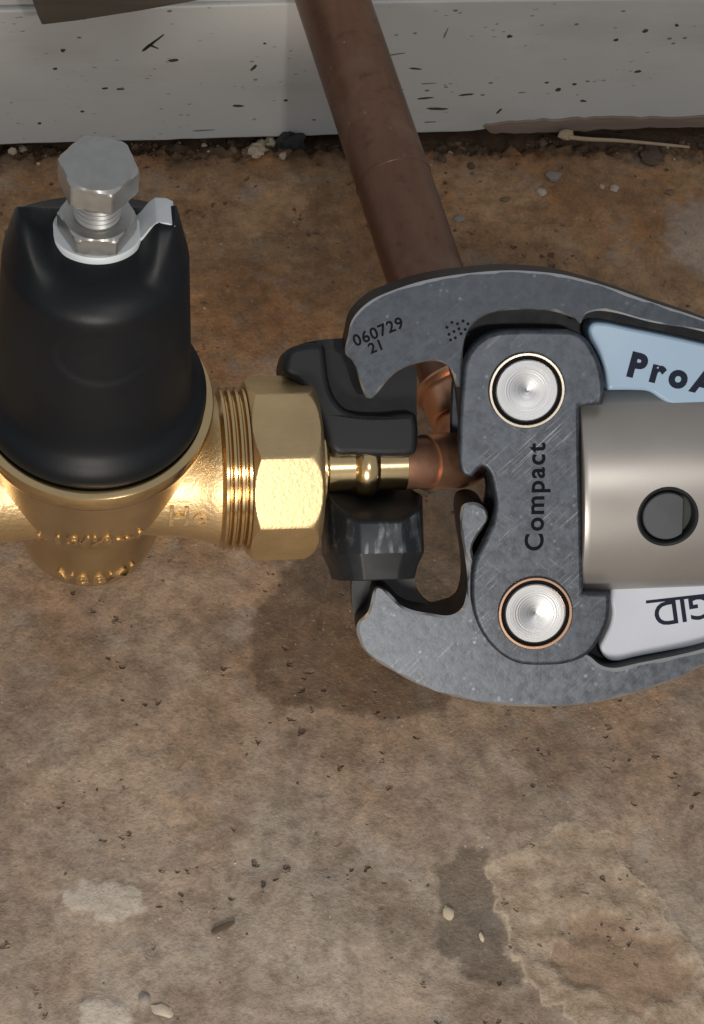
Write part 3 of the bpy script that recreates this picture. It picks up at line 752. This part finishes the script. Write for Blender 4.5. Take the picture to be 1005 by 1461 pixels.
# lower arm
face = [(0.29,-33.83),(-0.76,-35.45),(-1.43,-38.14),(-2.52,-41.43),(-5.43,-44.46),(-5.89,-46.75),(-5.16,-49.92),(-3.81,-52.71),(-0.83,-55.79),(4.39,-59.38),(11.04,-63.47),(19.17,-66.99),(28.57,-69.72),(38.83,-71.43),(51.18,-72.15),(61.50,-71.72),(68.94,-70.53),(78.65,-68.15),(87.73,-65.10),(95.14,-61.56),(115.10,-54.06),(115.02,-49.39),(95.09,-56.45),(76.35,-59.95),(68.93,-61.14),(65.23,-60.14),(62.14,-57.47),(53.34,-52.24),(41.13,-44.39),(33.09,-34.67),(27.95,-24.09),(29.21,-20.63),(31.27,-17.61),(32.71,-14.78),(31.94,-12.08),(30.15,-10.58),(28.14,-10.10),(25.52,-10.83),(24.67,-13.67),(24.98,-19.85),(25.90,-26.08),(26.43,-31.71),(26.15,-37.11),(25.08,-40.83),(23.23,-42.65),(20.78,-43.39),(15.51,-42.55),(10.25,-41.30),(6.84,-39.50),(4.87,-37.13),(2.69,-34.96)]
LFace = spline(face, 5, sharp=(20, 21, 26))
outl = [(-5.16,-49.92),(-3.81,-52.71),(-0.83,-55.79),(4.39,-59.38),(11.04,-63.47),(19.17,-66.99),(28.57,-69.72),(38.83,-71.43),(51.18,-72.15),(61.50,-71.72),(68.94,-70.53),(78.65,-68.15),(87.73,-65.10),(95.14,-61.56),(115.10,-54.06),(114.63,-26.29),(65.65,-24.46),(37.26,-23.40),(32.71,-14.78),(31.94,-12.08),(30.15,-10.58),(28.14,-10.10),(25.52,-10.83),(24.67,-13.67),(24.98,-19.85),(25.90,-26.08),(26.43,-31.71),(26.15,-37.11),(25.08,-40.83),(23.23,-42.65),(20.78,-43.39)]
outl += [(17.30,-43.98),(14.25,-41.31),(12.46,-37.41),(11.73,-32.72),(9.73,-29.90),(2.55,-28.99),(-4.25,-29.79),(-6.21,-34.16),(-6.42,-42.63),(-5.54,-48.42)]
LCore = spline(outl, 5, sharp=(14, 15, 16, 17, 18))
V, F = [], []
ed = rounded_prism(V, F, LFace, HR, HA, .75, 1, bottom=False, wear=.9)
prism(V, F, LCore, HC, HR)
la = link('jaw_arm', mesh('la', V, F, 35), [M['gun_pitted'], M['edge'], M['oxide']], tool); steel_face(la, ed)
# side plates
pl = [(53.17,39.12),(39.59,39.55),(34.47,39.12),(30.32,37.09),(27.33,33.84),(25.90,30.33),(25.23,24.61),(24.53,17.46),(24.22,10.27),(24.28,0.81),(25.64,-1.46),(27.83,-1.94),(29.44,-0.38),(30.85,0.78),(32.43,-0.69),(33.77,-5.60),(34.31,-10.50),(33.25,-15.56),(30.16,-22.21),(27.89,-27.27),(27.20,-33.23),(27.32,-39.25),(28.86,-45.35),(32.03,-50.91),(36.45,-55.28),(40.90,-57.56),(48.23,-58.28),(54.96,-57.92),(60.89,-55.42),(64.56,-50.52),(66.80,-45.37),(67.21,-40.17),(67.00,-37.45),(59.50,-36.96),(59.15,-13.65),(58.79,1.21),(58.63,17.11),(65.20,17.49),(65.59,21.87),(64.60,28.47),(62.83,32.69),(60.26,36.52),(57.11,38.60)]
PP = spline(pl, 5, sharp=(32, 33, 36, 37))
V, F = [], []; rounded_prism(V, F, PP, HA+.15, 13.5, 1.3, 4, ngon=True)
fpz = link('side_plate', mesh('fp', V, F, 35), M['gun_worn'], tool)
V, F = [], []; prism(V, F, PP, HC-3.5, HC-.15)
o = link('side_plate', mesh('bp', V, F, 35), M['gun'], tool); bevel(o, .5)
# pins
for (c, colr) in (([(43.52,22.48)][0], 'collar'), ([(45.43,-42.31)][0], 'collar_copper')):
    pm = Matrix.Translation((c[0]*S, c[1]*S, 0))
    pin = link('pivot_pin', lathe([(8.4, -14.5), (8.4, 13.0), (8.75, 13.2), (8.75, 14.1), (8.45, 14.35), (.7, 14.3), (.15, 14.1)], 'Z', 80, smooth=30, cap0=True, cap1=True), M['pin'], tool, pm)
    link('pin_collar', lathe([(10.9, 13.3), (10.9, 13.9), (10.55, 14.5), (9.95, 14.5), (9.55, 13.9), (9.5, 13.3)], 'Z', 80, cap0=False, cap1=False), M[colr], pin)
    link('pin_groove', lathe([(9.6, 13.3), (9.5, 13.55), (8.7, 13.55)], 'Z', 80, cap0=False, cap1=False), M['etch'], pin)
# labels on the arms
lb = [(63.14,40.09),(65.93,40.20),(73.90,38.36),(83.90,36.04),(94.53,33.31),(114.09,28.26),(114.38,11.28),(94.73,13.57),(91.09,14.10),(86.44,15.47),(82.80,17.62),(79.17,19.96),(74.95,20.50),(67.52,20.75),(66.32,27.22),(64.13,32.29),(62.14,35.95),(61.94,38.34)]
V, F = [], []; rounded_prism(V, F, spline(lb, 5, sharp=(5, 6, 13)), HR+.05, 8.2, 1.0, 3)
lu = link('label', mesh('lbu', V, F, 35), M['label_blue'], tool); tag(lu, 'pale blue label with dark bold lettering')
tp = [(73.47,27.83),(87.12,24.17),(94.58,22.11)]
dx = math.degrees(math.atan2(tp[2][1]-tp[0][1], tp[2][0]-tp[0][0]))
tx = text_mesh('ProA', 9.4, .06, .5, 1.40)
w0 = min(v.co.x for v in tx.vertices)/S
o = link('printed_word', tx, M['ink'], lu, place2d(tp[0][0]-w0*math.cos(math.radians(dx)), tp[0][1]-w0*math.sin(math.radians(dx)), 8.25, dx))
lb = [(69.18,-39.42),(69.18,-42.81),(69.59,-45.38),(68.97,-49.62),(67.31,-53.40),(66.06,-56.35),(67.31,-59.41),(70.02,-60.80),(77.73,-59.61),(96.70,-56.71),(116.94,-53.22),(116.52,-28.10),(71.02,-26.40)]
V, F = [], []; rounded_prism(V, F, spline(lb, 5, sharp=(10, 11, 12)), HR+.05, HR+5.2, .9, 3)
ll = link('label', mesh('lbl', V, F, 35), M['label_pale'], tool); tag(ll, 'pale label with upside down lettering')
tp = [(82.01,-46.80),(96.31,-44.80)]
a2 = math.degrees(math.atan2(tp[1][1]-tp[0][1], tp[1][0]-tp[0][0]))
tx = text_mesh('RIDGID', 10.2, .06, .12, 1.0)
w1 = max(v.co.x for v in tx.vertices)/S
o = link('printed_word', tx, M['ink'], ll, place2d(tp[0][0]+w1*math.cos(math.radians(a2)), tp[0][1]+w1*math.sin(math.radians(a2)), HR+5.25, 180+a2))
u1 = [(79.50,-43.09),(96.28,-42.25)]
V, F = [], []; prism(V, F, [(u1[0][0], u1[0][1]-.45), (u1[1][0]+20, u1[1][1]+2.0-.45), (u1[1][0]+20, u1[1][1]+2.0+.45), (u1[0][0], u1[0][1]+.45)], HR+5.2, HR+5.3)
link('printed_line', mesh('ul', V, F), M['ink'], ll)
# ram housing (cylinder along the tool)
hc = [(59.17,-9.65),(93.25,-10.88)]
Rh = 29.8
V = []
x0 = hc[0][0]; yc = hc[0][1]
FL = .58                                    # the housing is flattened front to back
pr = [(Rh-1.0, x0), (Rh-.3, x0+.3), (Rh, x0+1.0)] + [(Rh, x0+2+.8*q) for q in range(70)] + [(Rh, x0+90), (Rh-2, x0+92)]
hs = link('ram_housing', lathe(pr, 'X', 200, centre=(0, yc, 0), smooth=30, post=lambda p, th, r: (p[0], p[1], p[2]*FL)), M['housing'], tool)
# round latch button let into the housing
bc = [(83.03,-14.80)][0]
dyb = bc[1]-yc
hb = FL*math.sqrt(Rh*Rh - dyb*dyb)
an = math.atan2(FL*FL*dyb, hb)
bmx = Matrix.Translation((bc[0]*S, bc[1]*S, hb*S)) @ Matrix.Rotation(-an, 4, 'X')
cut = link('cutter', lathe([(8.3, -5), (8.3, 5)], 'Z', 72), None, tool, bmx)
mod = hs.modifiers.new('hole', 'BOOLEAN'); mod.operation = 'DIFFERENCE'; mod.object = cut; mod.solver = 'EXACT'
bpy.context.view_layer.update()
nm = bpy.data.meshes.new_from_object(hs.evaluated_get(bpy.context.evaluated_depsgraph_get()))
hs.modifiers.clear(); hs.data = nm; bpy.data.objects.remove(cut)
rb = link('button_rim', lathe([(8.95, -.5), (8.85, .08), (8.5, .2), (8.1, 0), (7.7, -.6), (7.5, -1.2), (7.5, -4.5)], 'Z', 72, cap0=False, cap1=False, post=lambda p, th, r: (p[0], p[1], p[2]-.0097*p[1]**2)), M['oxide'], hs, bmx)
def flat_btn(p, th, r):
    x, y, z = p
    return (min(x, 4.4), y, z)
bt = link('button', lathe([(7.0, -4.2), (7.0, -1.2), (6.7, -.9), (.3, -.85)], 'Z', 72, post=flat_btn), M['button'], rb)
link('button_floor', lathe([(8.2, -4.6), (8.2, -4.0), (.2, -4.0)], 'Z', 48), M['gap'], rb)
# engraving
def engrave(s, size, px, deg, z, parent, mat='etch', bold=.05, sp=1.1):
    me = text_mesh(s, size, .04, bold, sp)
    return link('engraved_mark', me, M[mat], parent, place2d(px[0], px[1], z, deg))
e1 = [(2.38,39.64),(1.70,35.51),(47.48,-9.16)]
engrave('060729', 4.6, e1[0], 20, HA+.02, ua, bold=.1); engrave('21', 4.2, e1[1], 20, HA+.02, ua, bold=.1)
dots = [(21.72,40.41),(23.12,41.74),(24.69,41.30),(26.28,42.04),(27.65,41.20),(22.28,38.41),(23.67,39.16),(25.07,39.90),(26.84,39.65),(22.65,36.82),(24.04,37.37),(25.64,38.50),(27.41,38.25)]
for d in dots:
    link('engraved_dot', lathe([(.45, HA-.05), (.45, HA+.03), (.05, HA+.03)], 'Z', 8), M['etch'], ua, place2d(d[0], d[1], 0))
e1 = [(45.94,-8.48)]
engrave('Compact', 7.5, e1[0], 88.5, 13.53, fpz, bold=.16, sp=1.15)
